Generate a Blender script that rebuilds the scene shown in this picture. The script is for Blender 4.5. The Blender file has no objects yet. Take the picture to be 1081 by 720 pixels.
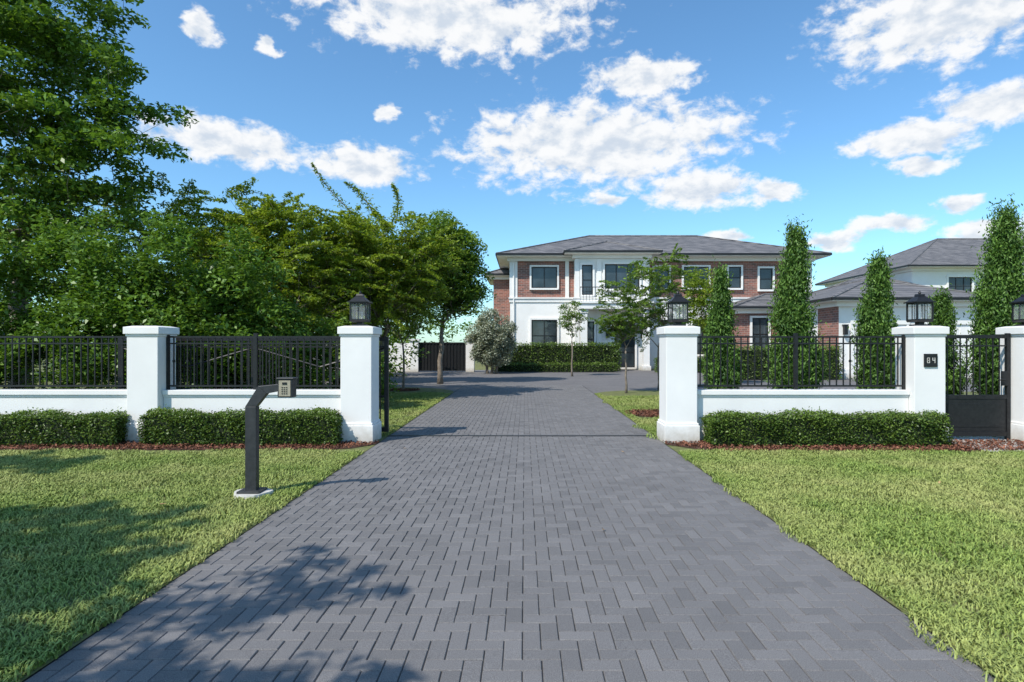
import bpy, math, random
import numpy as np
from mathutils import Vector
rng=np.random.default_rng(7); random.seed(7)
sc=bpy.context.scene
R=math.radians
# ------------------------------------------------------------ helpers
def link(o,parent=None):
    sc.collection.objects.link(o)
    if parent: o.parent=parent
    return o
def empty(name):
    e=bpy.data.objects.new(name,None); e.empty_display_size=.2
    return link(e)
class B:
    def __init__(s): s.v=[];s.f=[];s.m=[]
    def add(s,vs,fs,m=0):
        k=len(s.v); s.v+= [tuple(a) for a in vs]
        for f in fs: s.f.append(tuple(i+k for i in f)); s.m.append(m)
    def box(s,x0,x1,y0,y1,z0,z1,m=0):
        s.add([(x0,y0,z0),(x1,y0,z0),(x1,y1,z0),(x0,y1,z0),(x0,y0,z1),(x1,y0,z1),(x1,y1,z1),(x0,y1,z1)],
          [(0,3,2,1),(4,5,6,7),(0,1,5,4),(1,2,6,5),(2,3,7,6),(3,0,4,7)],m)
    def frus(s,cx,cy,z0,z1,a0,a1,m=0):
        s.add([(cx-a0,cy-a0,z0),(cx+a0,cy-a0,z0),(cx+a0,cy+a0,z0),(cx-a0,cy+a0,z0),(cx-a1,cy-a1,z1),(cx+a1,cy-a1,z1),(cx+a1,cy+a1,z1),(cx-a1,cy+a1,z1)],
          [(0,3,2,1),(4,5,6,7),(0,1,5,4),(1,2,6,5),(2,3,7,6),(3,0,4,7)],m)
    def tube(s,pts,rad,m=0,seg=6):
        n=len(pts); rings=[]
        for i,p in enumerate(pts):
            p=Vector(p)
            a=Vector(pts[max(i-1,0)]); c=Vector(pts[min(i+1,n-1)])
            d=(c-a)
            if d.length<1e-6: d=Vector((0,0,1))
            d.normalize()
            u=d.cross(Vector((0.13,0.97,0.2))); 
            if u.length<.05: u=d.cross(Vector((1,0,0)))
            u.normalize(); w=d.cross(u)
            r=rad[i] if hasattr(rad,'__len__') else rad
            rings.append([p+u*(r*math.cos(2*math.pi*k/seg))+w*(r*math.sin(2*math.pi*k/seg)) for k in range(seg)])
        vs=[q for r in rings for q in r]; fs=[]
        for i in range(n-1):
            for k in range(seg):
                k2=(k+1)%seg
                fs.append((i*seg+k,i*seg+k2,(i+1)*seg+k2,(i+1)*seg+k))
        fs.append(tuple(range(seg))[::-1]); fs.append(tuple((n-1)*seg+k for k in range(seg)))
        s.add(vs,fs,m)
    def obj(s,name,mats,parent=None,bevel=0,smooth=False):
        me=bpy.data.meshes.new(name); me.from_pydata(s.v,[],s.f)
        for m in mats: me.materials.append(m)
        me.polygons.foreach_set('material_index',s.m)
        if smooth: me.polygons.foreach_set('use_smooth',[True]*len(s.f))
        me.update()
        o=bpy.data.objects.new(name,me); link(o,parent)
        if bevel:
            md=o.modifiers.new('bev','BEVEL'); md.width=bevel; md.segments=2; md.limit_method='ANGLE'
        return o
def fast_mesh(name,V,nper,tone,mats,parent=None,mi=None):
    V=np.asarray(V,dtype=np.float32).reshape(-1,3); n=len(V)//nper
    me=bpy.data.meshes.new(name)
    me.vertices.add(len(V)); me.vertices.foreach_set('co',V.ravel())
    me.loops.add(len(V)); me.loops.foreach_set('vertex_index',np.arange(len(V),dtype=np.int32))
    me.polygons.add(n); me.polygons.foreach_set('loop_start',np.arange(0,len(V),nper,dtype=np.int32))
    a=me.attributes.new('tone','FLOAT','FACE'); a.data.foreach_set('value',np.asarray(tone,dtype=np.float32))
    for m in mats: me.materials.append(m)
    me.update(calc_edges=True)
    o=bpy.data.objects.new(name,me); link(o,parent); return o
# ------------------------------------------------------------ materials
def newmat(name):
    m=bpy.data.materials.new(name); m.use_nodes=True
    nt=m.node_tree; return m,nt,nt.nodes['Principled BSDF']
def N(nt,t,**k):
    n=nt.nodes.new(t)
    for a,b in k.items(): setattr(n,a,b)
    return n
def mixc(nt,fac,c1,c2,bt='MIX'):
    n=N(nt,'ShaderNodeMix',data_type='RGBA',blend_type=bt)
    for i,c in ((6,c1),(7,c2)):
        if isinstance(c,tuple): n.inputs[i].default_value=(*c[:3],1)
        else: nt.links.new(c,n.inputs[i])
    if isinstance(fac,(int,float)): n.inputs[0].default_value=fac
    else: nt.links.new(fac,n.inputs[0])
    return n.outputs[2]
def noise(nt,scale,detail=4,rough=.6,coord='Object',vec=None):
    if coord=='World':
        g=N(nt,'ShaderNodeNewGeometry'); out=g.outputs['Position']
    else:
        g=N(nt,'ShaderNodeTexCoord'); out=g.outputs[coord]
    n=N(nt,'ShaderNodeTexNoise'); n.inputs['Scale'].default_value=scale
    n.inputs['Detail'].default_value=detail; n.inputs['Roughness'].default_value=rough
    nt.links.new(vec if vec else out,n.inputs['Vector']); return n.outputs['Fac']
def ramp(nt,fac,lo,hi):
    n=N(nt,'ShaderNodeMapRange'); n.inputs[1].default_value=lo; n.inputs[2].default_value=hi
    nt.links.new(fac,n.inputs[0]); return n.outputs[0]
def bump(nt,b,h,st,dist=.01):
    n=N(nt,'ShaderNodeBump'); n.inputs['Strength'].default_value=st; n.inputs['Distance'].default_value=dist
    nt.links.new(h,n.inputs['Height']); nt.links.new(n.outputs[0],b.inputs['Normal'])
def simple(name,c1,c2,scale=5,rough=.7,metal=0,bs=0,bscale=60,bd=.01,coord='World'):
    m,nt,b=newmat(name)
    nt.links.new(mixc(nt,ramp(nt,noise(nt,scale,6,coord=coord),.3,.7),c1,c2),b.inputs['Base Color'])
    b.inputs['Roughness'].default_value=rough; b.inputs['Metallic'].default_value=metal
    if bs: bump(nt,b,noise(nt,bscale,4,coord=coord),bs,bd)
    return m
def leafmat(name,dark,light,trans=.3,rough=.5,wn=None):
    m,nt,b=newmat(name)
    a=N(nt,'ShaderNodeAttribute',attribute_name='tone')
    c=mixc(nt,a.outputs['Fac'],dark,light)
    if wn:
        c=mixc(nt,ramp(nt,noise(nt,wn[0],3,coord='World'),.38,.66),c,mixc(nt,wn[2],c,wn[1]))
        c=mixc(nt,ramp(nt,noise(nt,4.5,3,coord='World'),.5,.72),c,mixc(nt,.35,c,(.08,.13,.02)))
    nt.links.new(c,b.inputs['Base Color']); b.inputs['Roughness'].default_value=rough
    b.inputs['Specular IOR Level'].default_value=.35
    if trans>0:
        t=N(nt,'ShaderNodeBsdfTranslucent'); nt.links.new(mixc(nt,1,c,(1.25,1.3,.55),'MULTIPLY'),t.inputs[0])
        mx=N(nt,'ShaderNodeMixShader'); mx.inputs[0].default_value=trans
        nt.links.new(b.outputs[0],mx.inputs[1]); nt.links.new(t.outputs[0],mx.inputs[2])
        nt.links.new(mx.outputs[0],nt.nodes['Material Output'].inputs[0])
    return m
def stucco(name,c,k=.9):
    m,nt,b=newmat(name)
    f=ramp(nt,noise(nt,1.3,6,coord='World'),.3,.75)
    c0=mixc(nt,f,tuple(x*k for x in c),c)
    g=N(nt,'ShaderNodeNewGeometry'); s=N(nt,'ShaderNodeSeparateXYZ'); nt.links.new(g.outputs['Position'],s.inputs[0])
    ad=N(nt,'ShaderNodeMath',operation='MULTIPLY_ADD'); nt.links.new(noise(nt,9,5,coord='World'),ad.inputs[0]); ad.inputs[1].default_value=-.35; nt.links.new(s.outputs[2],ad.inputs[2])
    d=ramp(nt,ad.outputs[0],-.15,.12)
    c1=mixc(nt,d,tuple(x*.62*y for x,y in zip(c,(1,.95,.86))),c0)
    nt.links.new(c1,b.inputs['Base Color']); b.inputs['Roughness'].default_value=.85
    bump(nt,b,noise(nt,140,3,coord='World'),.25,.004); return m
M={}
M['white']=stucco('white_stucco',(.82,.80,.77))
M['wallw']=stucco('house_stucco',(.82,.80,.76))
M['black']=simple('black_metal',(.012,.012,.013),(.025,.025,.026),20,.42,.3)
M['dark']=simple('bronze_metal',(.035,.036,.038),(.06,.06,.062),14,.45,.4)
M['concrete']=simple('concrete',(.42,.40,.36),(.62,.60,.55),12,.9,0,.5,40,.01)
M['bark']=simple('bark',(.13,.10,.075),(.28,.23,.18),9,.9,0,.8,30,.02)
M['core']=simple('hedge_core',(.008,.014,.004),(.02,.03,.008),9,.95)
M['mulch']=leafmat('mulch_chips',(.08,.032,.018),(.32,.13,.075),0,.85)
M['mulchbase']=simple('mulch_soil',(.05,.022,.014),(.14,.06,.035),30,.95,0,1,80,.03)
M['dryleaf']=simple('dry_leaf',(.3,.16,.07),(.5,.32,.14),10,.7)
def glass():
    m,nt,b=newmat('window_glass')
    nt.links.new(mixc(nt,ramp(nt,noise(nt,.6,2,coord='World'),.35,.65),(.012,.016,.02),(.05,.065,.075)),b.inputs['Base Color'])
    b.inputs['Roughness'].default_value=.04; b.inputs['Specular IOR Level'].default_value=.6
    bump(nt,b,noise(nt,1.2,2,coord='World'),.25,.03); return m
M['glass']=glass()
def lglass():
    m,nt,b=newmat('lantern_glass'); b.inputs['Base Color'].default_value=(.75,.78,.78,1); b.inputs['Roughness'].default_value=.05
    t=N(nt,'ShaderNodeBsdfTransparent'); mx=N(nt,'ShaderNodeMixShader'); mx.inputs[0].default_value=.15
    nt.links.new(t.outputs[0],mx.inputs[1]); nt.links.new(b.outputs[0],mx.inputs[2])
    nt.links.new(mx.outputs[0],nt.nodes['Material Output'].inputs[0]); return m
M['lglass']=lglass()
def brickcoord(nt):
    g=N(nt,'ShaderNodeNewGeometry'); s=N(nt,'ShaderNodeSeparateXYZ'); nt.links.new(g.outputs['Position'],s.inputs[0])
    a=N(nt,'ShaderNodeMath',operation='ADD'); nt.links.new(s.outputs[0],a.inputs[0]); nt.links.new(s.outputs[1],a.inputs[1])
    c=N(nt,'ShaderNodeCombineXYZ'); nt.links.new(a.outputs[0],c.inputs[0]); nt.links.new(s.outputs[2],c.inputs[1]); return c.outputs[0]
def brick():
    m,nt,b=newmat('red_brick')
    t=N(nt,'ShaderNodeTexBrick'); nt.links.new(brickcoord(nt),t.inputs['Vector'])
    t.inputs['Scale'].default_value=1; t.inputs['Brick Width'].default_value=.34; t.inputs['Row Height'].default_value=.12; t.inputs['Mortar Size'].default_value=.010
    t.inputs['Color1'].default_value=(.32,.115,.08,1); t.inputs['Color2'].default_value=(.09,.05,.046,1); t.inputs['Mortar'].default_value=(.36,.31,.27,1)
    t.inputs['Bias'].default_value=-.05
    nt.links.new(mixc(nt,ramp(nt,noise(nt,.8,5,coord='World'),.3,.7),t.outputs[0],mixc(nt,.35,t.outputs[0],(.40,.20,.15))),b.inputs['Base Color'])
    b.inputs['Roughness'].default_value=.9; return m
M['brick']=brick()
def rooft():
    m,nt,b=newmat('slate_roof')
    t=N(nt,'ShaderNodeTexBrick'); nt.links.new(brickcoord(nt),t.inputs['Vector'])
    t.inputs['Scale'].default_value=1; t.inputs['Brick Width'].default_value=.4; t.inputs['Row Height'].default_value=.13; t.inputs['Mortar Size'].default_value=.014
    t.inputs['Color1'].default_value=(.11,.105,.105,1); t.inputs['Color2'].default_value=(.21,.195,.19,1); t.inputs['Mortar'].default_value=(.035,.035,.04,1)
    nt.links.new(t.outputs[0],b.inputs['Base Color']); b.inputs['Roughness'].default_value=.7; return m
M['roof']=rooft()
def paver():
    m,nt,b=newmat('charcoal_pavers')
    a=N(nt,'ShaderNodeAttribute',attribute_name='tone')
    c=mixc(nt,a.outputs['Fac'],(.088,.081,.080),(.185,.172,.168))
    c=mixc(nt,ramp(nt,noise(nt,.7,5,coord='World'),.35,.7),c,mixc(nt,.32,c,(.23,.215,.21)))
    c=mixc(nt,ramp(nt,noise(nt,2.6,6,.7,coord='World'),.55,.8),c,mixc(nt,.4,c,(.06,.056,.056)))
    c=mixc(nt,ramp(nt,noise(nt,190,2,.7,coord='World'),.3,.7),mixc(nt,.55,c,(.03,.03,.03)),mixc(nt,.24,c,(.45,.44,.43)))
    nt.links.new(c,b.inputs['Base Color']); b.inputs['Roughness'].default_value=.82
    bump(nt,b,noise(nt,200,2,coord='World'),.5,.004); return m
M['paver']=paver()
M['joint']=simple('joint_sand',(.022,.020,.02),(.055,.05,.046),20,.95)
def court():
    m,nt,b=newmat('court_pavers')
    c=mixc(nt,ramp(nt,noise(nt,9,4,coord='World'),.3,.7),(.10,.094,.094),(.165,.155,.152))
    c=mixc(nt,ramp(nt,noise(nt,.7,5,coord='World'),.35,.7),c,mixc(nt,.35,c,(.22,.205,.2)))
    nt.links.new(c,b.inputs['Base Color']); b.inputs['Roughness'].default_value=.85; return m
M['court']=court()
M['grass']=leafmat('grass_blades',(.10,.17,.028),(.37,.45,.10),0,.6,wn=(.7,(.50,.46,.18),.5))
M['soil']=simple('lawn_thatch',(.08,.10,.025),(.19,.19,.065),6,.95,0,.6,70,.02)
M['L_dark']=leafmat('leaf_dark',(.040,.092,.014),(.17,.29,.045),.3,.4)
M['L_mid']=leafmat('leaf_mid',(.05,.105,.016),(.21,.32,.045),.32,.45)
M['L_yel']=leafmat('leaf_yellowgreen',(.085,.15,.016),(.33,.41,.045),.35,.5)
M['L_con']=leafmat('leaf_conifer',(.035,.085,.018),(.15,.27,.045),.2,.55)
M['L_hedge']=leafmat('leaf_boxwood',(.035,.075,.014),(.19,.28,.045),.2,.4)
M['L_silver']=leafmat('leaf_silver',(.15,.18,.12),(.42,.44,.34),.15,.6)
# ------------------------------------------------------------ foliage
def unit(a): return a/np.maximum(np.linalg.norm(a,axis=1,keepdims=True),1e-6)
def leaves(P,size,aspect=.5,upn=.5,dirbias=(0,0,0),droop=.0):
    n=len(P)
    d=unit(rng.normal(size=(n,3))*np.array([1,1,.6])+np.array(dirbias))
    nn=rng.normal(size=(n,3)); nn[:,2]=np.abs(nn[:,2])+upn*2
    s=unit(np.cross(d,nn)); L=size*rng.uniform(.65,1.35,(n,1)); W=L*aspect
    b=np.cross(s,d)*L*.12
    V=np.stack([P-d*L/2,P+s*W/2+b,P+d*L/2-np.array([0,0,1])*L*droop,P-s*W/2+b],axis=1)
    return V.reshape(-1,3)
def sample_blobs(blobs,n,surf=.45):
    vol=np.array([b[3]*b[4]*b[5] for b in blobs])**.8; vol/=vol.sum()
    out=[]
    for b,k in zip(blobs,rng.multinomial(n,vol)):
        u=unit(rng.normal(size=(k,3))); r=rng.uniform(0,1,(k,1))**surf
        out.append(np.array(b[:3])+u*r*np.array(b[3:6]))
    return np.concatenate(out)
def tree(name,base,tr,fork,blobs,ncl,per,lsize,cr,flat=.6,mat='L_mid',aspect=.5,surf=.45,gz=0,skel=True,trunks=1,tonebase=.45,spray=0,extra=()):
    e=empty(name)
    C=sample_blobs(blobs,ncl,surf); C[:,2]=np.maximum(C[:,2],gz+.15)
    cen=C.mean(0); zmin,zmax=C[:,2].min(),C[:,2].max()
    cs=cr*rng.uniform(.55,1.35,ncl)
    cnt=np.maximum((per*(cs/cr)**2).astype(int),8)
    idx=np.repeat(np.arange(ncl),cnt)
    g=rng.normal(size=(len(idx),3)); rn=np.linalg.norm(g,axis=1,keepdims=True); g=g/rn*np.minimum(rn,1.75+.2*rng.normal(size=rn.shape))
    out=unit(C-cen)
    if spray:
        sd=unit(out*np.array([1,1,.5])+rng.normal(size=C.shape)*np.array([.6,.6,.3])+np.array([0,0,.15]))
        t=rng.uniform(-.35,1,len(idx))[:,None]
        wdt=(1-.65*np.abs(t))*cs[idx][:,None]*.42
        side=unit(np.cross(sd,np.array([0,0,1.])))
        P=C[idx]+sd[idx]*t*spray*(cs[idx][:,None]/cr)+side[idx]*g[:,:1]*wdt+g*np.array([.3,.3,.35])*wdt*.6
        P[:,2]-=(t[:,0]**2)*spray*.22
    else:
        off=g*.52*(cs[idx][:,None])*np.array([1,1,flat]); P=C[idx]+off
        P[:,2]-= .25*np.sum(off[:,:2]*out[idx][:,:2],axis=1)
    P[:,2]=np.maximum(P[:,2],gz+.03)
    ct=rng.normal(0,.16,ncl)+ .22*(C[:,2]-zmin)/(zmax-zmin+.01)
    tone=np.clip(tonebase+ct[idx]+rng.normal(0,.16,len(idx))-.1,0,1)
    # long arching shoots (start, mid, end) clothed with leaves
    for (p0,p1,p2) in extra:
        t=rng.uniform(0,1,260)[:,None]; p0_,p1_,p2_=map(np.array,(p0,p1,p2))
        q=(1-t)**2*p0_+2*t*(1-t)*p1_+t*t*p2_+rng.normal(size=(260,3))*.10*(1.15-t)
        P=np.concatenate([P,q]); tone=np.concatenate([tone,np.clip(rng.normal(.5,.2,260),0,1)])
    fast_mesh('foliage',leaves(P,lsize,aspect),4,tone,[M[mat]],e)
    if skel:
        b=B(); nodes=[]
        x,y=base
        for t in range(trunks):
            ox=(t-(trunks-1)/2)*.25
            pts=[];rs=[]
            tx=cen[0]*.35+x*.65+ox*1.5; ty=cen[1]*.35+y*.65
            for i in range(6):
                f=i/5
                pts.append((x+ox+(tx-x-ox)*f+random.uniform(-.05,.05)*tr*8*(i>0),y+(ty-y)*f,gz-.05+fork*f)); rs.append(tr*(1.25 if i==0 else 1-.35*f))
            b.tube(pts,rs,0,8)
            nodes+=[(Vector(pts[i]),rs[i]) for i in range(3,6)]
        order=np.argsort(np.linalg.norm(C-np.array([cen[0],cen[1],fork]),axis=1))
        for k in order:
            c=Vector(C[k]); best=None;bd=1e9
            for (p,r) in nodes:
                d=(p-c).length + (1.5*max(0,p.z-c.z))+ .02/r*.3
                if d<bd: bd=d;best=(p,r)
            p,r=best
            r2=max(.006,min(r*.72,tr*.5)); L=(c-p).length
            mid=p.lerp(c,.5)+Vector((random.uniform(-.08,.08)*L,random.uniform(-.08,.08)*L,.06*L))
            b.tube([p,mid,c],[r2,r2*.8,r2*.55],0,5)
            if spray: 
                q=c+Vector(sd[k])*spray*.8; q.z-=spray*.15
                b.tube([c,q],[r2*.55,.003],0,4)
            nodes.append((mid,r2*.8)); nodes.append((c,r2*.55))
        for (p0,p1,p2) in extra:
            a_,b2,c2=Vector(p0),Vector(p1),Vector(p2)
            b.tube([a_*(1-t)**2+b2*2*t*(1-t)+c2*t*t for t in (0,.25,.5,.75,1)],[.022,.018,.013,.009,.004],0,5)
        b.obj('trunk_and_limbs',[M['bark']],e,smooth=True)
    return e
def columnar(name,x,y,h,r,n,z0=.25):
    e=empty(name)
    ncl=int(n/60)
    hh=rng.uniform(0,1,ncl)**1.15
    prof=np.minimum(1,(hh*5+.35))*(1-hh)**.7*1.12
    ang=rng.uniform(0,2*np.pi,ncl); rr=prof*r*rng.uniform(.2,1,ncl)**.5*rng.uniform(.75,1.12,ncl)
    C=np.stack([x+rr*np.cos(ang)+.05*np.sin(hh*9),y+rr*np.sin(ang),z0+hh*(h-z0)],1)
    idx=np.repeat(np.arange(ncl),60)
    off=rng.normal(size=(len(idx),3))*np.array([.06,.06,.15])*(r/.5)
    off[:,0]+=np.cos(ang)[idx]*off[:,2]*.3; off[:,1]+=np.sin(ang)[idx]*off[:,2]*.3
    P=C[idx]+off
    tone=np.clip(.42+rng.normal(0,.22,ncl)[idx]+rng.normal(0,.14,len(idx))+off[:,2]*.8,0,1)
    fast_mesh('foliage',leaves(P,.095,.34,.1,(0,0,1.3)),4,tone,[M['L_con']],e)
    b=B(); b.tube([(x,y,-.02),(x,y,h*.5),(x,y,h*.93)],[.05,.035,.008],0,7); 
    for i in range(40):
        f=random.uniform(.1,.85); a=random.uniform(0,6.28); q=r*.6*(1-f)
        b.tube([(x,y,h*f),(x+q*math.cos(a),y+q*math.sin(a),h*f+.3)],[.012,.005],0,4)
    b.obj('trunk',[M['bark']],e); return e
def hedge(name,x0,x1,y0,y1,h,dens,ls,mat='L_hedge',wav=.04):
    e=empty(name)
    b=B(); i=ls*1.6; b.box(x0+i,x1-i,y0+i,y1-i,0.02,h-i,0); b.obj('dark_core',[M['core']],e)  # solid box; its near-black colour stands in for the shade inside the hedge
    Ps=[]
    A=[('t',(x1-x0)*(y1-y0)),('f',(x1-x0)*h),('b',(x1-x0)*h),('l',(y1-y0)*h),('r',(y1-y0)*h)]
    for k,a in A:
        n=int(a*dens*(.4 if k=='b' else 1)); u=rng.uniform(0,1,(n,3)); dep=rng.uniform(0,1,n)**1.5*ls*2.4
        X=x0+(x1-x0)*u[:,0];Y=y0+(y1-y0)*u[:,1];Z=.03+(h-.03)*u[:,2]
        if k=='t': Z=h-dep
        if k=='f': Y=y0+dep
        if k=='b': Y=y1-dep
        if k=='l': X=x0+dep
        if k=='r': X=x1-dep
        Ps.append(np.stack([X,Y,Z],1))
    P=np.concatenate(Ps)
    w=np.sin(P[:,0]*5.1+x0)*.5+np.sin(P[:,0]*11.3+P[:,1]*4)*.3+np.sin(P[:,2]*13+P[:,0]*3)*.3
    cx,cy,cz=(x0+x1)/2,(y0+y1)/2,h/2
    P[:,2]+=w*wav*(P[:,2]/h); P[:,1]+=np.sin(P[:,0]*7.3+P[:,2]*9)*wav*.6*np.sign(P[:,1]-cy)
    P+=rng.normal(0,ls*.35,P.shape)
    k=rng.uniform(0,1,len(P))<.05; P[k,2]+=rng.uniform(0,ls*1.8,k.sum())*(P[k,2]>h*.85)
    ed=np.minimum(np.minimum(P[:,0]-x0,x1-P[:,0]),np.minimum(P[:,1]-y0,y1-P[:,1]))
    P[:,2]-=np.clip(.08-ed,0,.08)*.9*(P[:,2]/h)
    P[:,2]=np.maximum(P[:,2],.02)
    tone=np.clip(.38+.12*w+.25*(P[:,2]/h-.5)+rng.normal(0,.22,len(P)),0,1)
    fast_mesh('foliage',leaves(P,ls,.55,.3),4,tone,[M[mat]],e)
    return e
# ------------------------------------------------------------ ground
XL,XR=-2.46,2.33
b=B(); b.add([(-400,-60,-.03),(400,-60,-.03),(400,700,-.03),(-400,700,-.03)],[(0,1,2,3)]); b.obj('ground',[M['soil']])
b=B(); b.add([(XL-.03,-6,-.009),(XR+.03,-6,-.009),(XR+.03,24,-.009),(XL-.03,24,-.009)],[(0,1,2,3)]); b.obj('paver_joint_bed',[M['joint']])
b=B(); b.add([(-14,18,-.014),(30,18,-.014),(30,38.8,-.014),(-14,38.8,-.014)],[(0,1,2,3)],0); b.obj('motor_court_pavement',[M['court']])
w=.102; g=.0019; ch=.0045
rects=[]
ni=int((XR-XL)/w)+2; y0p=-1.0; nj=int((24.0-y0p)/w)
for j in range(-1,nj):
    for i in range(-1,ni):
        k=(i-j)%4
        if k==0: r=(XL+i*w,XL+(i+2)*w,y0p+j*w,y0p+(j+1)*w)
        elif k==3: r=(XL+i*w,XL+(i+1)*w,y0p+j*w,y0p+(j+2)*w)
        else: continue
        x0=max(r[0],XL);x1=min(r[1],XR)
        if x1-x0<.03: continue
        rects.append((x0+g,x1-g,r[2]+g,r[3]-g))
r=np.array(rects); n=len(r)
r+=rng.normal(0,.0006,(n,1))
zt=rng.normal(0,.0009,n); tx=rng.normal(0,.007,n); ty=rng.normal(0,.007,n)
cx=(r[:,0]+r[:,1])/2; cy=(r[:,2]+r[:,3])/2
def corner(ax,ay,ins,z):
    X=np.where(ax,r[:,1]-ins,r[:,0]+ins);Y=np.where(ay,r[:,3]-ins,r[:,2]+ins)
    return np.stack([X,Y,z+zt+(X-cx)*tx+(Y-cy)*ty],1)
T=[corner(a,b_,ch,0.0) for a,b_ in ((0,0),(1,0),(1,1),(0,1))]
Bo=[corner(a,b_,0,-.006) for a,b_ in ((0,0),(1,0),(1,1),(0,1))]
Lo=[corner(a,b_,0,-.02) for a,b_ in ((0,0),(1,0),(1,1),(0,1))]
F=[np.stack(T,1)]
for q in range(4):
    q2=(q+1)%4
    F.append(np.stack([Bo[q],Bo[q2],T[q2],T[q]],1)); F.append(np.stack([Lo[q],Lo[q2],Bo[q2],Bo[q]],1))
V=np.concatenate(F,0).reshape(-1,3); tn=np.clip(rng.normal(.5,.24,n),0,1)
fast_mesh('paver_driveway',V,4,np.tile(tn,9),[M['paver']])
def lawn_poly(name,pts,z=.004,mat='soil'):
    b=B(); b.add([(x,y,z) for x,y in pts],[tuple(range(len(pts)))]); return b.obj(name,[M[mat]])
def arc(cx,cy,r,a0,a1,n=10): return [(cx+r*math.cos(R(a0+(a1-a0)*i/n)),cy+r*math.sin(R(a0+(a1-a0)*i/n))) for i in range(n+1)]
lawn_poly('front_lawn',[(-40,-30),(XL,-30),(XL,10.0),(-40,10.0)])
lawn_poly('front_lawn',[(XR,-30),(40,-30),(40,10.0),(XR,10.0)])
lawn_poly('inner_lawn',[(-30,10.0),(XL,10.0)]+arc(XL-2.6,20.2,2.6,0,90)+[(-8,22.8),(-30,22.8)])
lawn_poly('inner_lawn',[(30,10.0),(30,20.0)]+arc(XR+1.8,19.4,1.8,90,180)[0:]+[(XR,10.0)])
def blade_disc(name,rad,n,hgt):
    a=rng.uniform(0,2*np.pi,n); rr=rad*np.sqrt(rng.uniform(0,1,n))
    x=rr*np.cos(a);y=rr*np.sin(a); z=np.zeros(n)
    hd=rng.uniform(0,2*np.pi,n); lean=rng.uniform(.3,1.3,n); h=hgt*rng.uniform(.5,1.25,n); wd=rng.uniform(.0028,.0055,n)
    px,py=-np.sin(hd)*wd,np.cos(hd)*wd
    dx,dy=np.cos(hd)*h*lean,np.sin(hd)*h*lean
    P0=np.stack([x-px,y-py,z],1);P1=np.stack([x+px,y+py,z],1)
    M0=np.stack([x+dx*.4-px*.9,y+dy*.4-py*.9,h*.65],1);M1=np.stack([x+dx*.4+px*.9,y+dy*.4+py*.9,h*.65],1)
    T0=np.stack([x+dx-px*.15,y+dy-py*.15,h*.9],1);T1=np.stack([x+dx+px*.15,y+dy+py*.15,h*.9],1)
    V=np.concatenate([np.stack([P0,P1,M1,M0],1),np.stack([M0,M1,T1,T0],1)],0).reshape(-1,3)
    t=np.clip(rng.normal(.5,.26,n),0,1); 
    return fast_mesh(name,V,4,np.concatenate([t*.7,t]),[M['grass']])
grass_root=empty('lawn_grass')
def inst(pts,rad,n,hgt,variants=3):
    pts=np.array(pts); rng.shuffle(pts)
    for v in range(variants):
        sub=pts[v::variants]; m=len(sub)
        if m==0: continue
        a=rng.uniform(0,2*np.pi,m); s=.05
        q=[]
        for k in range(4):
            an=a+k*np.pi/2
            q.append(np.stack([sub[:,0]+s*np.cos(an),sub[:,1]+s*np.sin(an),np.full(m,.005)],1))
        par=fast_mesh('grass_scatter',np.stack(q,1).reshape(-1,3),4,np.zeros(m),[M['soil']],grass_root)
        ch_=blade_disc('grass_blades',rad,n,hgt); ch_.parent=par
        par.instance_type='FACES'; par.show_instancer_for_render=False; par.show_instancer_for_viewport=False
def grid(x0,x1,y0,y1,sp,inside=lambda x,y:True):
    out=[]
    for x in np.arange(x0,x1,sp):
        for y in np.arange(y0,y1,sp):
            X=x+random.uniform(-.3,.3)*sp;Y=y+random.uniform(-.3,.3)*sp
            if inside(X,Y): out.append((X,Y))
    return out
def fl(x,y): return abs(x)<y*1.02+1.6
pts=grid(-11,XL-.36,1.6,8.85,.42,fl)+grid(XR+.36,11,1.6,8.75,.42,fl)
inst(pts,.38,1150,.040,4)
pin=grid(-9,XL-.4,10.6,19.8,.5)+grid(XR+.4,14,10.6,18.6,.55,lambda x,y: math.hypot(x-3.1,y-14)>.9)+grid(-9,-5,19.8,22.3,.5)
inst(pin,.42,600,.05,3)
ed=[]
for y in np.arange(1.8,9.0,.085):
    ed.append((XL-.09+random.uniform(-.035,.03),y)); ed.append((XR+.09+random.uniform(-.03,.035),y))
    ed.append((XL-.22+random.uniform(-.03,.03),y)); ed.append((XR+.22,y))
for y in np.arange(10.6,19.6,.13):
    ed.append((XL-.1,y)); ed.append((XR+.1,y))
inst(ed,.10,110,.04,2)
def mulch(name,pts,n,inside):
    e=empty(name); o=lawn_poly('mulch_soil',pts,.008+.004,'mulchbase'); o.parent=e
    xs=[p[0] for p in pts];ys=[p[1] for p in pts]
    P=[]
    while len(P)<n:
        x=random.uniform(min(xs),max(xs));y=random.uniform(min(ys),max(ys))
        if inside(x,y): P.append((x,y,random.uniform(.015,.05)))
    P=np.array(P)
    fast_mesh('mulch_chips',leaves(P,.055,.4,1.2),4,np.clip(rng.normal(.45,.25,n),0,1),[M['mulch']],e)
mulch('mulch_bed',[(-14,9.15),(-3.2,9.15),(-2.75,9.3),(XL,9.7),(XL,10.0),(-14,10.0)],9000,lambda x,y:y>9.15+max(0,x+3.0)*.9)
mulch('mulch_bed',[(XR,9.65),(2.75,9.2),(3.3,9.0),(14,9.0),(14,10.0),(XR,10.0)],12000,lambda x,y:y>9.0+max(0,3.1-x)*.8)
c=arc(3.15,14,.75,0,360,20)[:-1]
mulch('mulch_ring',c,1500,lambda x,y:math.hypot(x-3.15,y-14)<.8)
c=arc(-4.4,21.3,.6,0,360,20)[:-1]
mulch('mulch_ring',c,700,lambda x,y:math.hypot(x+4.4,y-21.3)<.6)
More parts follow.
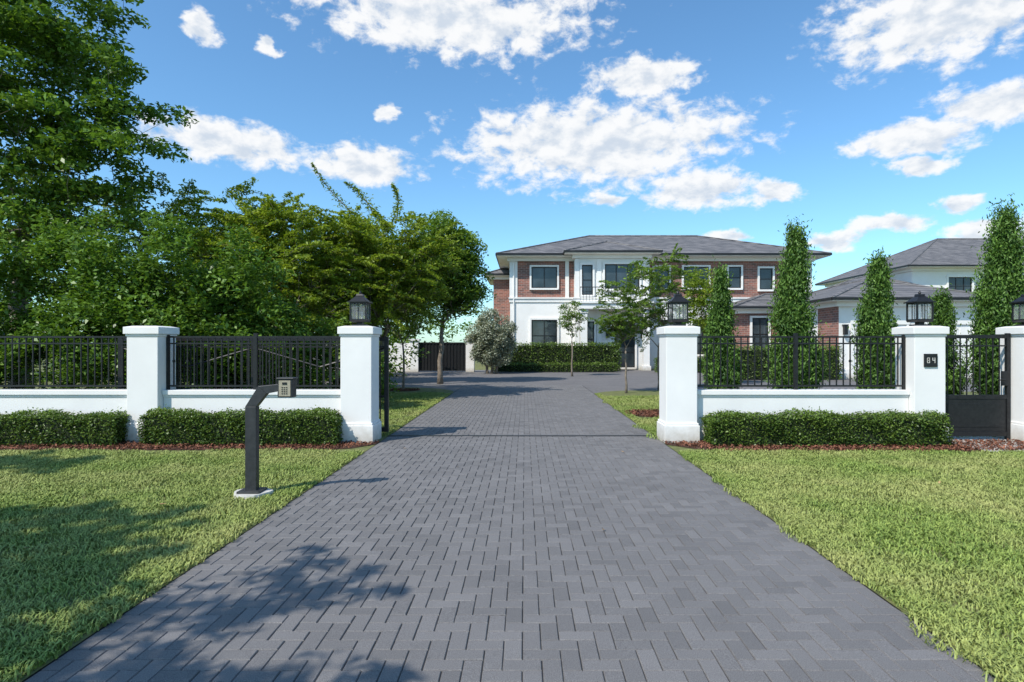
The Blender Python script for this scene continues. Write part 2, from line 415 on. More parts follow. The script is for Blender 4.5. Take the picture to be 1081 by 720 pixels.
mulch('mulch_bed',[(4.2,14.2),(14.5,14.2),(14.5,15.6),(4.2,15.6)],6000,lambda x,y:True)
b=B()
for (x,y) in [(-3.62,5.88),(-3.9,4.6),(-5.2,7.4),(3.4,5.1),(-.9,7.9),(.7,5.2),(1.5,9),(4.8,6.8),(-1.9,9.3)]:
    a=random.uniform(0,6); L=.03 if y!=5.88 else .06
    c_,s_=math.cos(a)*L,math.sin(a)*L
    z=.05 if (x<XL or x>XR) else .004
    b.add([(x-c_,y-s_,z),(x+s_*.5,y-c_*.5,z+.015),(x+c_,y+s_,z+.02),(x-s_*.5,y+c_*.5,z+.012)],[(0,1,2,3)])
b.obj('fallen_leaves',[M['dryleaf']])
# ------------------------------------------------------------ wall and pillars
PH=1.95
pill=[(-6.67,-6.15),(-3.09,-2.57),(2.37,2.89),(6.53,7.05),(8.37,8.89)]
def pillar(x0,x1):
    b=B(); y0,y1=9.84,10.36
    b.box(x0,x1,y0,y1,0,PH-.13)
    b.box(x0-.035,x1+.035,y0-.035,y1+.035,-.02,.30); b.box(x0-.02,x1+.02,y0-.02,y1+.02,.30,.34)
    b.box(x0-.015,x1+.015,y0-.015,y1+.015,PH-.16,PH-.12); b.box(x0-.04,x1+.04,y0-.04,y1+.04,PH-.12,PH)
    cx,cy=(x0+x1)/2,(y0+y1)/2
    b.frus(cx,cy,PH,PH+.02,.29,.2)
    return b.obj('gate_pillar',[M['white']],bevel=.008)
for p in pill: pillar(*p)
def wall(x0,x1):
    b=B(); b.box(x0,x1,9.99,10.19,-.02,.80); b.box(x0,x1,9.95,10.23,.80,.88); b.box(x0,x1,9.96,10.22,-.02,.2)
    b.box(x0,x1,9.975,10.205,.76,.80)
    b.obj('boundary_wall',[M['white']],bevel=.006)
wall(-20,-6.675); wall(-6.145,-3.095); wall(2.895,6.525); wall(8.895,20)
def fence(x0,x1,y=10.09,z0=.93,z1=1.80,name='iron_fence',sp=.118,post=True):
    b=B(); L=x1-x0; n=max(2,int(round(L/sp))); 
    b.box(x0,x1,y-.02,y+.02,z1-.03,z1); b.box(x0,x1,y-.016,y+.016,z1-.14,z1-.115); b.box(x0,x1,y-.018,y+.018,z0,z0+.03)
    for i in range(1,n):
        x=x0+L*i/n
        if post and L>3 and i==n//2: b.box(x-.03,x+.03,y-.03,y+.03,.87,z1+.05); continue
        b.box(x-.009,x+.009,y-.009,y+.009,z0+.02,z1-.02)
        if i%2: b.box(x-.017,x+.017,y-.015,y+.015,z0+.42,z0+.46)
    for x in (x0+.02,x1-.02): b.box(x-.02,x+.02,y-.024,y+.024,.87,z1+.02)
    return b.obj(name,[M['black']])
fence(-14,-6.675); fence(-20,-14.0); fence(-6.145,-3.095); fence(2.895,6.525); fence(8.895,14); fence(14,20)
e=empty('sliding_gate'); b=B()
gx0,gx1,gy=-7.3,-2.5,10.62
b.box(gx0,gx1,gy-.03,gy+.03,.08,.16); b.box(gx0,gx1,gy-.025,gy+.025,1.72,1.78); b.box(gx0,gx1,gy-.02,gy+.02,1.60,1.63); b.box(gx0,gx1,gy-.02,gy+.02,.7,.74)
for x in (gx0,gx1,(gx0+gx1)/2): b.box(x-.035,x+.035,gy-.035,gy+.035,.08,1.8)
n=42
for i in range(1,n):
    x=gx0+(gx1-gx0)*i/n; b.box(x-.01,x+.01,gy-.01,gy+.01,.16,1.72)
for s in (0,1):
    xa=gx0+(gx1-gx0)*.5*s; xb=xa+(gx1-gx0)*.5
    b.tube([(xa,gy,1.6),((xa+xb)/2,gy,1.25),(xb,gy,1.6)],.014,0,4)
b.obj('gate_leaf',[M['black']],e)
b=B(); b.box(XL-5,XR+.1,10.59,10.66,-.02,.012); b.obj('gate_track',[M['dark']],e)
e=empty('pedestrian_gate'); b=B(); x0,x1=7.09,8.33;y=10.1
b.box(x0,x0+.06,y-.03,y+.03,0.02,1.85);b.box(x1-.06,x1,y-.03,y+.03,.02,1.85)
b.box(x0+.06,x1-.06,y-.025,y+.025,1.76,1.82);b.box(x0+.06,x1-.06,y-.025,y+.025,.72,.79);b.box(x0+.06,x1-.06,y-.025,y+.025,.08,.16)
b.box(x0+.06,x1-.06,y-.012,y+.012,.16,.72); b.box(x0+.16,x1-.16,y-.022,y-.012,.24,.64)
b.box(x0+.06,x1-.06,y-.02,y+.02,1.62,1.645)
for i in range(1,10):
    x=x0+.06+(x1-x0-.12)*i/10; b.box(x-.009,x+.009,y-.009,y+.009,.79,1.76)
b.box(x1-.16,x1-.06,y-.05,y-.02,.95,1.2); b.tube([(x1-.14,y-.09,1.05),(x1-.26,y-.09,1.05)],.012)
b.obj('gate_leaf',[M['black']],e,bevel=.003)
b=B(); b.box(7.1,8.32,9.0,10.6,-.01,.018); b.obj('threshold_slab',[M['concrete']],e)
e=empty('house_number_plaque'); b=B(); b.box(6.68,6.90,9.815,9.84,1.28,1.5); b.obj('plate',[M['black']],e,bevel=.004)
b=B()
def digit(x,segs):
    W,H,t=.045,.09,.009; z=1.345
    S={'a':(x,x+W,z+H-t,z+H),'g':(x,x+W,z+H/2-t/2,z+H/2+t/2),'d':(x,x+W,z,z+t),'f':(x,x+t,z+H/2,z+H),'b':(x+W-t,x+W,z+H/2,z+H),'e':(x,x+t,z,z+H/2),'c':(x+W-t,x+W,z,z+H/2)}
    for k,s in enumerate(segs): a=S[s]; b.box(a[0],a[1],9.807-.0003*k,9.814,a[2],a[3])
digit(6.72,'abcdefg'); digit(6.81,'fgbc')
b.obj('numerals',[M['concrete']],e)
def lantern(cx,cy=10.1,z=PH+.02,s=1.0):
    e=empty('pillar_lantern'); b=B(); a=.13*s
    b.frus(cx,cy,z,z+.03,.11*s,.11*s); b.frus(cx,cy,z+.03,z+.07,.05*s,.05*s); b.frus(cx,cy,z+.07,z+.10,.13*s,.145*s)
    z0=z+.10; z1=z0+.30*s
    for sx in (-1,1):
        for sy in (-1,1):
            b.box(cx+sx*a-.012,cx+sx*a+.012,cy+sy*a-.012,cy+sy*a+.012,z0,z1)
    for zz in (z0,z1-.02):
        b.box(cx-a,cx+a,cy-a-.01,cy-a+.01,zz,zz+.02);b.box(cx-a,cx+a,cy+a-.01,cy+a+.01,zz,zz+.02)
        b.box(cx-a-.01,cx-a+.01,cy-a,cy+a,zz,zz+.02);b.box(cx+a-.01,cx+a+.01,cy-a,cy+a,zz,zz+.02)
    for sx in (-1,1):
        b.box(cx-.005,cx+.005,cy+sx*a-.006,cy+sx*a+.006,z0,z1); b.box(cx+sx*a-.006,cx+sx*a+.006,cy-.005,cy+.005,z0,z1)
    b.frus(cx,cy,z1,z1+.02,a+.04,a+.04); b.frus(cx,cy,z1+.02,z1+.12*s,a+.02,.05); b.frus(cx,cy,z1+.12*s,z1+.15*s,.06,.05); 
    b.tube([(cx,cy,z1+.15*s),(cx,cy,z1+.165*s),(cx,cy,z1+.19*s),(cx,cy,z1+.21*s)],[.012,.025,.018,.004],0,8)
    b.obj('frame',[M['black']],e)
    b=B()
    q=a-.003
    b.add([(cx-q,cy-q,z0),(cx+q,cy-q,z0),(cx+q,cy-q,z1),(cx-q,cy-q,z1)],[(0,1,2,3)]);b.add([(cx-q,cy+q,z0),(cx+q,cy+q,z0),(cx+q,cy+q,z1),(cx-q,cy+q,z1)],[(0,1,2,3)])
    b.add([(cx-q,cy-q,z0),(cx-q,cy+q,z0),(cx-q,cy+q,z1),(cx-q,cy-q,z1)],[(0,1,2,3)]);b.add([(cx+q,cy-q,z0),(cx+q,cy+q,z0),(cx+q,cy+q,z1),(cx+q,cy-q,z1)],[(0,1,2,3)])
    b.obj('glass',[M['lglass']],e)
    b=B(); 
    for dx in (-.03,.03): b.tube([(cx+dx,cy,z0+.02),(cx+dx,cy,z0+.15)],.011,0,6)
    b.obj('candles',[M['concrete']],e)
for p in pill[1:]: lantern((p[0]+p[1])/2)
# intercom post
e=empty('intercom_post'); b=B()
px,py=-2.97,6.40
b.box(px-.06,px+.06,py-.04,py+.04,.06,.98)
b.box(px-.12,px+.12,py-.11,py+.11,.05,.075)
dx=.17
Q=[(0,3,2,1),(4,5,6,7),(0,1,5,4),(1,2,6,5),(2,3,7,6),(3,0,4,7)]
b.add([(px-.06,py-.04,.98),(px+.06,py-.04,.98),(px+.06,py+.04,.98),(px-.06,py+.04,.98),
       (px+dx-.09,py-.04,1.20),(px+dx-.0,py-.04,1.12),(px+dx-.0,py+.04,1.12),(px+dx-.09,py+.04,1.20)],Q)
b.add([(px+dx-.09,py-.04,1.20),(px+dx-.0,py-.04,1.12),(px+dx-.0,py+.04,1.12),(px+dx-.09,py+.04,1.20),
       (px+.3,py-.04,1.225),(px+.3,py-.04,1.145),(px+.3,py+.04,1.145),(px+.3,py+.04,1.225)],Q)
b.obj('post',[M['dark']],e,bevel=.004)
b=B(); b.box(px+.30,px+.46,py-.06,py+.06,1.08,1.28); b.box(px+.29,px+.48,py-.075,py+.06,1.28,1.295); b.obj('call_box',[M['dark']],e,bevel=.006)
b=B(); b.box(px+.318,px+.442,py-.068,py-.06,1.095,1.265); b.obj('face_plate',[simple('brushed_steel',(.34,.29,.21),(.45,.39,.29),40,.45,.3)],e)
b=B()
for i in range(3):
    for j in range(4): b.box(px+.348+i*.024,px+.362+i*.024,py-.072,py-.068,1.118+j*.022,1.128+j*.022)
b.box(px+.355,px+.405,py-.073,py-.068,1.22,1.245); b.obj('keypad',[M['black']],e)
b=B(); 
ring=[(px+.21*math.cos(a)*(1+.12*math.sin(3*a)),py+.2*math.sin(a)*(1+.1*math.cos(2*a+1))) for a in [i*math.pi/9 for i in range(18)]]
k=len(ring); b.add([(x,y,0) for x,y in ring]+[(px+(x-px)*.93,py+(y-py)*.93,.052) for x,y in ring],[tuple(range(k,2*k))]+[(i,(i+1)%k,k+(i+1)%k,k+i) for i in range(k)])
b.obj('concrete_footing',[M['concrete']],e)
# ------------------------------------------------------------ hedges by the wall
hedge('boxwood_hedge',-6.25,-3.05,9.50,9.93,.55,4200,.038,wav=.05)
hedge('boxwood_hedge',-14,-6.62,9.45,9.93,.52,3600,.038,wav=.05)
hedge('boxwood_hedge',3.0,6.85,9.42,9.93,.52,4200,.038,wav=.05)
hedge('boxwood_hedge',9.0,14,9.42,9.93,.50,3000,.038)
# ------------------------------------------------------------ house
WM=[M['wallw'],M['brick'],M['roof'],M['glass'],M['black']]
def win(b,u0,u1,z0,z1,p,axis='y',nx=2,nz=1,sur=.12,frame=4):
    def bx(a0,a1,d0,d1,c0,c1,m):
        if axis=='y': b.box(a0,a1,p-d1,p-d0,c0,c1,m)
        else: b.box(p-d1,p-d0,a0,a1,c0,c1,m)
    if sur:
        bx(u0-sur,u0,-.01,.13,z0-sur,z1+sur,0); bx(u1,u1+sur,-.01,.13,z0-sur,z1+sur,0)
        bx(u0,u1,-.01,.128,z1,z1+sur,0); bx(u0-.06,u1+.06,-.01,.19,z0-sur,z0,0)
    bx(u0,u1,-.01,.012,z0,z1,3)
    t=.07
    bx(u0,u0+t,0,.05,z0,z1,frame);bx(u1-t,u1,0,.05,z0,z1,frame);bx(u0+t,u1-t,0,.048,z0,z0+t,frame);bx(u0+t,u1-t,0,.048,z1-t,z1,frame)
    for i in range(1,nx):
        u=u0+(u1-u0)*i/nx; bx(u-.03,u+.03,0,.045,z0+t,z1-t,frame)
    for i in range(1,nz):
        z=z0+(z1-z0)*i/nz; bx(u0+t,u1-t,0,.04,z-.025,z+.025,frame)
def hip(b,x0,x1,y0,y1,z,h,o=.8,m=2):
    X0,X1,Y0,Y1=x0-o,x1+o,y0-o,y1+o
    k=min(X1-X0,Y1-Y0)/2
    if X1-X0>=Y1-Y0: a=((X0+k,(Y0+Y1)/2,z+h),(X1-k,(Y0+Y1)/2,z+h)); f=[(0,1,5,4),(1,2,5),(2,3,4,5),(3,0,4)]
    else: a=(((X0+X1)/2,Y0+k,z+h),((X0+X1)/2,Y1-k,z+h)); f=[(0,1,4),(1,2,5,4),(2,3,5),(3,0,4,5)]
    zt=z+.02
    b.add([(X0,Y0,zt),(X1,Y0,zt),(X1,Y1,zt),(X0,Y1,zt),*a],f,m)
    b.box(X0+.02,X1-.02,Y0+.02,Y1-.02,z-.12,z+.015,0)
    b.box(X0-.03,X1+.03,Y0-.06,Y0+.02,z-.08,z+.05,4)
    b.box(X0-.06,X0+.02,Y0,Y1,z-.08,z+.05,4)
    b.box(x0-.2,x1+.2,y0-.2,y1+.2,z-.36,z-.12,0)
    A=Vector(a[0]);C=Vector(a[1])
    b.tube([A,C],.09,m,6)
    for c_,q in (((X0,Y0,zt),A),((X1,Y1,zt),C)): b.tube([c_,q],.08,m,6)
    if X1-X0>=Y1-Y0: b.tube([(X1,Y0,zt),C],.08,m,6);b.tube([(X0,Y1,zt),A],.08,m,6)
    else: b.tube([(X1,Y0,zt),A],.08,m,6);b.tube([(X0,Y1,zt),C],.08,m,6)
e=empty('brick_house')
b=B(); ZE=7.7
b.box(-1.0,19.5,40,52,-.03,4.55,0)
b.box(-1.0,19.5,40.003,52,4.85,ZE-.3,1)
b.box(-1.06,19.56,39.93,52.05,4.55,4.85,0); b.box(-1.1,19.6,39.86,52.05,4.78,4.87,0)
b.box(-1.04,-.5,39.95,40.5,4.87,ZE-.3,0); b.box(19.0,19.54,39.95,40.5,4.87,ZE-.3,0)
b.box(-1.03,19.53,39.94,40.0,0,.5,0)
b.box(3.35,8.2,39.0,40.2,-.03,ZE-.2,0)
b.box(3.25,8.3,38.9,40,4.5,4.8,0); b.box(3.2,8.35,38.84,40,4.72,4.8,0)
# pilasters and recessed-panel mouldings of the centre bay
for x in (3.32,4.78,7.92): b.box(x,x+.3,38.93,39.0,.0,4.5,0); b.box(x,x+.3,38.93,39.0,4.8,ZE-.36,0)
b.box(3.5,8.1,37.4,38.9,3.95,4.3,0); b.box(3.4,8.2,37.3,38.9,4.3,4.42,0)
for x in (3.8,7.8):
    b.box(x-.2,x+.2,37.6,38.0,0,3.95,0); b.box(x-.27,x+.27,37.53,38.07,0,.3,0); b.box(x-.26,x+.26,37.54,38.06,3.7,3.94,0)
# balcony rail above the porch
b.box(3.5,8.1,37.38,37.42,5.3,5.35,4)
for i in range(24): b.box(3.52+i*.199,3.54+i*.199,37.39,37.41,4.42,5.3,4)
win(b,3.78,4.5,4.95,6.95,39.0,nx=1,nz=2); win(b,5.3,7.6,5.35,7.0,39.0,nx=3,nz=1)
win(b,6.0,7.3,.15,3.2,39.0,nx=2,nz=3); win(b,3.8,4.6,.9,3.2,39.0,nx=1,nz=2)
win(b,.45,2.2,5.5,6.95,40,nx=2,nz=1); win(b,.45,2.2,1.2,3.35,40,nx=2,nz=2)
win(b,10.8,12.5,5.5,6.95,40,nx=2,nz=1); win(b,13.85,14.7,5.5,6.95,40,nx=1,nz=2); win(b,15.95,16.85,5.4,6.85,40,nx=1,nz=2)
win(b,8.8,9.8,5.5,6.95,40,nx=1,nz=1)
win(b,9.2,10.6,1.0,3.35,40,nx=2,nz=2); win(b,11.4,12.8,1.0,3.35,40,nx=2,nz=2)
b.box(2.75,3.0,39.9,40.05,4.87,ZE-.3,0)
# wall lights
for x in (5.45,7.75): b.box(x-.09,x+.09,38.75,38.92,2.1,2.55,4); b.box(x-.12,x+.12,38.72,38.95,2.55,2.6,4)
b.box(-2.4,-1.0,45,51,-.03,6.9,1); hip(b,-2.4,2,45,51,7.0,1.2,.6)
hip(b,-1.0,19.5,40,52,ZE,2.45,.9)
hip(b,3.35,8.2,39.0,44,ZE+.06,1.15,.75)
for x in (-.75,8.45,18.7): b.tube([(x,39.9,0),(x,39.9,ZE-.4)],.05,0,8)
b.obj('main_block',WM,e)
b=B()
ZG=3.9
b.box(13.2,15.5,36,41,-.03,ZG-.1,1); b.box(15.5,22.6,29,39,-.03,ZG-.1,0)
b.box(15.46,15.5,29.0,31.0,-.02,ZG-.3,1)
b.box(15.44,22.66,28.94,39.0,-.03,.45,0)
win(b,13.9,14.9,1.3,3.3,36,nx=2,nz=2)
win(b,32.0,33.6,1.2,3.2,15.5,axis='x',nx=2,nz=2); win(b,34.4,35.5,1.2,3.2,15.5,axis='x',nx=2,nz=2)
for x0 in (16.2,19.5):
    b.box(x0-.15,x0,28.9,29.02,0,2.65,0); b.box(x0+2.6,x0+2.75,28.9,29.02,0,2.65,0); b.box(x0-.15,x0+2.75,28.89,29.02,2.65,2.85,0)
    for i in range(4):
        b.box(x0,x0+2.6,28.975,28.995,.06+i*.65,.06+i*.65+.61,0)
        for j in range(4): b.box(x0+.08+j*.63,x0+.08+j*.63+.54,28.955,28.976,.13+i*.65,.13+i*.65+.46,0)
for x in (15.75,19.2,22.4): b.box(x-.08,x+.08,28.76,28.94,2.15,2.6,4); b.box(x-.11,x+.11,28.73,28.97,2.6,2.65,4)
hip(b,15.5,22.6,29,39,ZG,1.35,.65); hip(b,13.2,19,36,41,ZG+.03,1.0,.6)
b.obj('garage_wing',WM,e)
e2=empty('neighbour_house'); b=B()
b.box(33,58,50,64,-.03,8.2,0); win(b,36.0,38.0,5.9,7.4,50,nx=3,nz=2,sur=.15); win(b,42,44,5.6,7.2,50,nx=3,nz=2); win(b,36,38,1.2,3.2,50,nx=2,nz=2)
b.box(32.9,58.1,49.9,50.05,4.3,4.6,0)
hip(b,33,58,50,64,8.3,3.6,.9)
b.box(27.5,33,49,58,-.03,6.0,0); hip(b,27.5,34,49,58,6.1,1.7,.6)
b.obj('neighbour_block',WM,e2)
e=empty('side_gate'); b=B(); b.box(-6.5,-3.6,36.0,36.05,.05,1.75)
for i in range(15): b.box(-6.45+i*.2,-6.38+i*.2,35.96,36.0,.1,1.75)
b.box(-6.5,-3.6,35.94,35.99,1.72,1.8); b.obj('panel',[M['black']],e)
b=B(); b.box(-3.6,-3.1,35.8,36.3,0,1.9); b.box(-3.68,-3.02,35.72,36.38,1.9,2.0); b.box(-7.0,-6.5,35.8,36.3,0,1.9); b.box(-7.08,-6.42,35.72,36.38,1.9,2.0); b.box(-14,-7,36,36.2,0,1.75)
b.obj('gate_posts',[M['white']],e)
hedge('clipped_hedge',-1.6,6.0,36.6,37.3,1.75,350,.10,wav=.05)
hedge('clipped_hedge',-1.9,5.6,35.4,36.0,.55,450,.08,wav=.03)
hedge('clipped_hedge',8.6,15.0,27.6,28.4,1.55,380,.09,wav=.06)
hedge('clipped_hedge',23,33,27.6,28.6,2.2,250,.10,wav=.06)
hedge('clipped_hedge',7.8,13,34.8,35.5,.9,350,.09,wav=.04)
# ------------------------------------------------------------ trees
tree('oak_tree',(-13.2,15.5),.26,4.6,[(-12.0,15.3,7.4,2.7,2.3,2.4),(-13.6,15.5,9.9,3.1,2.6,2.2),(-15.5,15,7.5,2.6,2.5,3),(-10.3,15.2,8.1,1.3,1.2,.7),(-11.9,15.0,5.4,2.2,1.5,1.4),(-11.9,15,10.5,1.8,1.6,1.3)],400,130,.16,.50,.5,'L_dark',surf=.5,tonebase=.58)
blobs=[(-15.5+i*1.3,12.8+.3*math.sin(i*2),2.2+.15*math.sin(i*1.7),1.1,.8,2.25+.25*math.sin(i*2.3)) for i in range(8)]
tree('privet_bush',(-11,12.8),.08,1.2,blobs,850,105,.115,.34,.8,'L_dark',surf=.3,skel=False,tonebase=.58)
blobs=[(-5.9,13.6,1.3,.95,.8,1.5),(-4.9,14.4,1.1,.9,.8,1.3),(-4.2,15.2,.8,.8,.7,1.0),(-7.3,14.0,2.0,1.0,.9,1.7)]
tree('privet_bush',(-6,13),.06,1,blobs,330,85,.11,.3,.8,'L_mid',surf=.3,skel=False,tonebase=.5)
Y=dict(flat=.35,mat='L_yel',aspect=.42)
tree('black_olive_tree',(-11.5,19.5),.16,3,[(-12.2,19.5,4.9,2.6,2.0,2.1),(-9.4,19.8,4.8,2.1,1.7,2.0),(-15.5,19.5,5.2,2.2,2,2.2)],440,120,.13,.5,tonebase=.47,spray=.9,**Y)
tree('black_olive_tree',(-7.0,16.6),.11,2.0,[(-7.0,16.6,3.9,2.2,1.7,1.7),(-8.4,16.8,4.4,1.4,1.2,1.2),(-5.8,16.4,3.0,1.5,1.4,1.3),(-6.6,16.4,4.9,1.1,1.0,.7)],430,115,.11,.42,tonebase=.5,spray=.75,**Y)
tree('black_olive_tree',(-4.4,18.2),.10,1.9,[(-4.6,18.2,4.1,2.0,1.7,1.7),(-3.6,18.6,4.4,1.4,1.2,1.3),(-5.4,18,4.9,1.1,1.0,.8),(-4.6,18,2.9,1.8,1.4,.9)],470,110,.11,.40,tonebase=.48,spray=.7,extra=[((-4.9,18,5.4),(-6.0,18,6.2),(-6.5,17.9,7.2)),((-4.6,18,5.6),(-4.9,18,6.3),(-5.5,17.9,6.6)),((-4.0,18.2,5.4),(-3.8,18.2,6.2),(-4.1,18.1,6.6))],**Y)
tree('mahogany_tree',(-3.6,25),.12,2.6,[(-3.8,25,5.0,1.9,1.7,2.4),(-2.9,25.2,4.6,1.2,1.1,2.0)],280,120,.15,.5,.6,'L_mid',tonebase=.52)
tree('mahogany_tree',(-7.5,25),.14,2.4,[(-7.6,25,4.4,2.6,2,2.6)],260,110,.16,.6,.6,'L_mid',tonebase=.4)
tree('young_tree',(-4.4,21.3),.05,1.7,[(-4.4,21.3,3.0,1.3,1.0,1.2)],90,60,.11,.3,.5,'L_mid')
tree('slender_tree',(3.45,20.0),.04,1.6,[(3.5,20,3.2,1.1,.9,1.3),(3.2,20,2.4,.9,.7,.6),(4.0,20,4.0,.6,.5,.6)],120,60,.10,.26,.45,'L_mid',tonebase=.48,spray=.45,aspect=.42)
tree('slender_tree',(4.9,21.5),.045,1.6,[(4.9,21.5,3.5,1.2,.9,1.4),(5.5,21.5,4.4,.7,.6,.6),(4.4,21.5,2.6,.8,.7,.7)],150,65,.10,.26,.45,'L_mid',tonebase=.5,spray=.45,aspect=.42)
tree('slender_tree',(2.5,31),.05,1.8,[(2.5,31,3.1,.75,.7,.95)],60,38,.11,.28,.45,'L_mid',tonebase=.5)
tree('slender_tree',(7.4,24),.06,1.6,[(7.4,24,3.4,1.1,.9,1.5)],100,60,.12,.32,.5,'L_yel',tonebase=.45)
tree('silver_buttonwood',(-1.9,34),.09,1.0,[(-1.9,34,2.15,1.3,1.1,1.6),(-1.9,34,1.3,1.1,1.0,.9)],230,120,.13,.34,.8,'L_silver',surf=.3,trunks=3,tonebase=.6)
columnar('juniper_tree',5.0,15.0,3.45,.44,19000)
columnar('juniper_tree',6.7,14.6,4.4,.60,32000)
columnar('juniper_tree',8.75,14.6,3.7,.52,24000)
columnar('juniper_tree',11.9,14.6,4.75,.76,38000)
columnar('juniper_tree',10.9,15.4,2.8,.5,17000)
columnar('juniper_tree',4.35,16.5,2.3,.3,7000)
bl=[(-34+i*2.6,30+3*math.sin(i*1.3),2.4,2.3,1.8,3.0+.7*math.sin(i*2.1)) for i in range(11)]
tree('distant_trees',(-20,30),.2,2,bl,480,80,.26,.8,.7,'L_mid',surf=.35,skel=False)
bl=[(-40+i*6,62+4*math.sin(i*1.3),2.9,4.4,2.8,4.4+1.0*math.sin(i*2.1)) for i in range(6)]+[(22+i*5,66+4*math.sin(i*1.3),3.4,4.4,2.8,5.0+.9*math.sin(i*2.1)) for i in range(12)]
tree('distant_trees',(-20,30),.2,2,bl,500,90,.4,1.3,.7,'L_mid',surf=.35,skel=False,tonebase=.5)
# trees standing left of the camera position (their shade falls on lawn and drive)
tree('roadside_tree',(-11,-1.5),.22,4.0,[(-7.5,-1.1,6.4,1.1,1.4,.6),(-8.8,.0,6.8,1.6,1.4,.8),(-12.0,3.2,7.0,1.7,.8,.7),(-10.5,-2,7.4,2.2,2.2,1.0)],330,95,.17,.30,.4,'L_mid',aspect=.4,spray=.5)
tree('frangipani_tree',(-6.6,-1.6),.08,2.8,[(-4.75,.35,4.6,1.0,1.0,.25),(-5.5,-.4,4.7,.6,.6,.25)],34,60,.20,.24,.4,'L_mid',aspect=.22,spray=.62)
# ------------------------------------------------------------ sky with clouds
EL,AZ=48,225
w=bpy.data.worlds.new("World"); sc.world=w; w.use_nodes=True; nt=w.node_tree
bg=nt.nodes['Background']; bg.inputs[1].default_value=.13
sky=N(nt,'ShaderNodeTexSky',sky_type='NISHITA'); sky.sun_disc=False; sky.sun_elevation=R(EL); sky.sun_rotation=R(AZ)
sky.air_density=1.0; sky.dust_density=.5; sky.ozone_density=2.0
tc=N(nt,'ShaderNodeTexCoord'); sp=N(nt,'ShaderNodeSeparateXYZ'); nt.links.new(tc.outputs['Generated'],sp.inputs[0])
def mth(op,a,b=None,c=None):
    n=N(nt,'ShaderNodeMath',operation=op)
    for i,v in enumerate((a,b,c)):
        if v is None: continue
        if isinstance(v,(int,float)): n.inputs[i].default_value=v
        else: nt.links.new(v,n.inputs[i])
    return n.outputs[0]
az=mth('MULTIPLY',mth('ARCTAN2',sp.outputs[0],sp.outputs[1]),57.2958)
el=mth('MULTIPLY',mth('ARCSINE',sp.outputs[2]),57.2958)
cb=N(nt,'ShaderNodeCombineXYZ'); nt.links.new(az,cb.inputs[0]); nt.links.new(el,cb.inputs[1]); uv=cb.outputs[0]
def vm(op,a,b):
    n=N(nt,'ShaderNodeVectorMath',operation=op)
    nt.links.new(a,n.inputs[0])
    if isinstance(b,tuple): n.inputs[1].default_value=b
    elif b is not None: nt.links.new(b,n.inputs[1])
    return n
def nz(scale,vec,det=8,ro=.6,dist=0):
    n=N(nt,'ShaderNodeTexNoise'); n.inputs['Scale'].default_value=scale; n.inputs['Detail'].default_value=det; n.inputs['Roughness'].default_value=ro; n.inputs['Distortion'].default_value=dist
    nt.links.new(vec,n.inputs['Vector']); return n
uvs=vm('MULTIPLY',uv,(1,1.6,1)).outputs[0]
warp=nz(.22,uvs,4,.6)
wv=vm('SUBTRACT',warp.outputs['Color'],(.5,.5,.5)).outputs[0]
wv=vm('MULTIPLY',wv,(5,2.4,0)).outputs[0]
uvw=vm('ADD',uv,wv).outputs[0]
CL=[(-6.8,28.8,14,3.4),(7.0,18.7,14,4.2),(11.5,24.0,5.4,1.8),(16.3,14.4,5.2,2.0),(-26.9,17,7,1.9),(-15.2,16.3,5.6,1.9),(35.7,24.6,9,3.6),(33.5,16.3,5.2,1.4),(38.9,17.8,4.6,1.8),
(23,13.4,2.7,1.1),(31.9,9.9,3.2,.8),(36.6,10.8,1.9,.9),(27.7,8.9,2.5,.8),(38.7,8.4,3.7,1.3),(-28.7,25.6,1.5,1.2),(-23.8,25,1.1,.8),(7.9,13.8,2.4,.7),(-12.9,21.2,1.3,.8),(33.9,14.4,2.2,.8),(19.5,9.9,2.2,.6),
(-75,22,18,5),(80,25,18,5),(180,20,25,6)]
mn=None
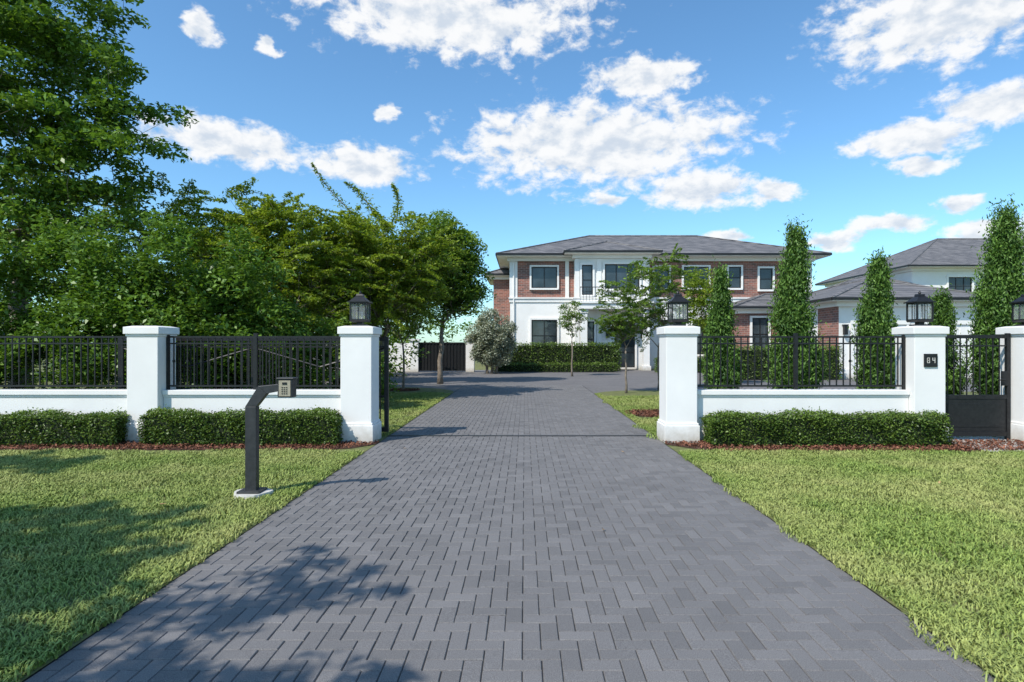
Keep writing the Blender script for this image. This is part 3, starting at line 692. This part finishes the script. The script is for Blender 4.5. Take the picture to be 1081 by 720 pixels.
for (a,e_,ra,re) in CL:
    dd=vm('SUBTRACT',uvw,(a,e_,0)).outputs[0]; dd=vm('MULTIPLY',dd,(1/ra,1/re,0)).outputs[0]
    ln=N(nt,'ShaderNodeVectorMath',operation='LENGTH'); nt.links.new(dd,ln.inputs[0]); l=ln.outputs['Value']
    mn=l if mn is None else mth('MINIMUM',mn,l)
fld=mth('SUBTRACT',1.08,mn)
fine=nz(.40,uvs,8,.62,.2).outputs['Fac']
val=mth('ADD',mth('MULTIPLY',mth('MAXIMUM',fld,-1.0),.98),mth('MULTIPLY',mth('SUBTRACT',fine,.5),2.1))
dens=N(nt,'ShaderNodeMapRange',interpolation_type='SMOOTHSTEP'); nt.links.new(val,dens.inputs[0]); dens.inputs[1].default_value=-.05; dens.inputs[2].default_value=.5
off=vm('ADD',uvs,(-.7,1.5,0)).outputs[0]
fine2=nz(.40,off,4,.55,.2).outputs['Fac']
sh=mth('ADD',mth('MULTIPLY',mth('SUBTRACT',fine,fine2),2.2),mth('MULTIPLY',fld,-.4))
shr=N(nt,'ShaderNodeMapRange',interpolation_type='SMOOTHSTEP'); nt.links.new(sh,shr.inputs[0]); shr.inputs[1].default_value=-.85; shr.inputs[2].default_value=.1
ccol=mixc(nt,shr.outputs[0],(5.0,5.6,6.4),(7.6,7.65,7.7))
skyc=mixc(nt,1.0,sky.outputs[0],(1.0,1.44,1.62),'MULTIPLY')
fin=mixc(nt,mth('MULTIPLY',dens.outputs[0],.97),skyc,ccol)
nt.links.new(fin,bg.inputs[0])
sun=bpy.data.lights.new('sun','SUN'); sun.energy=5.0; sun.angle=R(.5); sun.color=(1,.945,.86)
so=bpy.data.objects.new('sun',sun); link(so)
d=Vector((math.cos(R(EL))*.70,math.cos(R(EL))*.714,-math.sin(R(EL))))
so.rotation_euler=d.to_track_quat('-Z','Y').to_euler()
# ------------------------------------------------------------ camera
cam=bpy.data.cameras.new('camera'); co=bpy.data.objects.new('camera',cam); link(co)
co.location=(0,0,1.65); co.rotation_euler=(R(90),0,0); cam.lens=20.65; cam.sensor_width=36; cam.shift_x=-.0125; cam.shift_y=.0037
cam.clip_end=2000; cam.clip_start=.05; sc.camera=co
sc.view_settings.view_transform='Standard'; sc.view_settings.look='None'; sc.view_settings.exposure=0
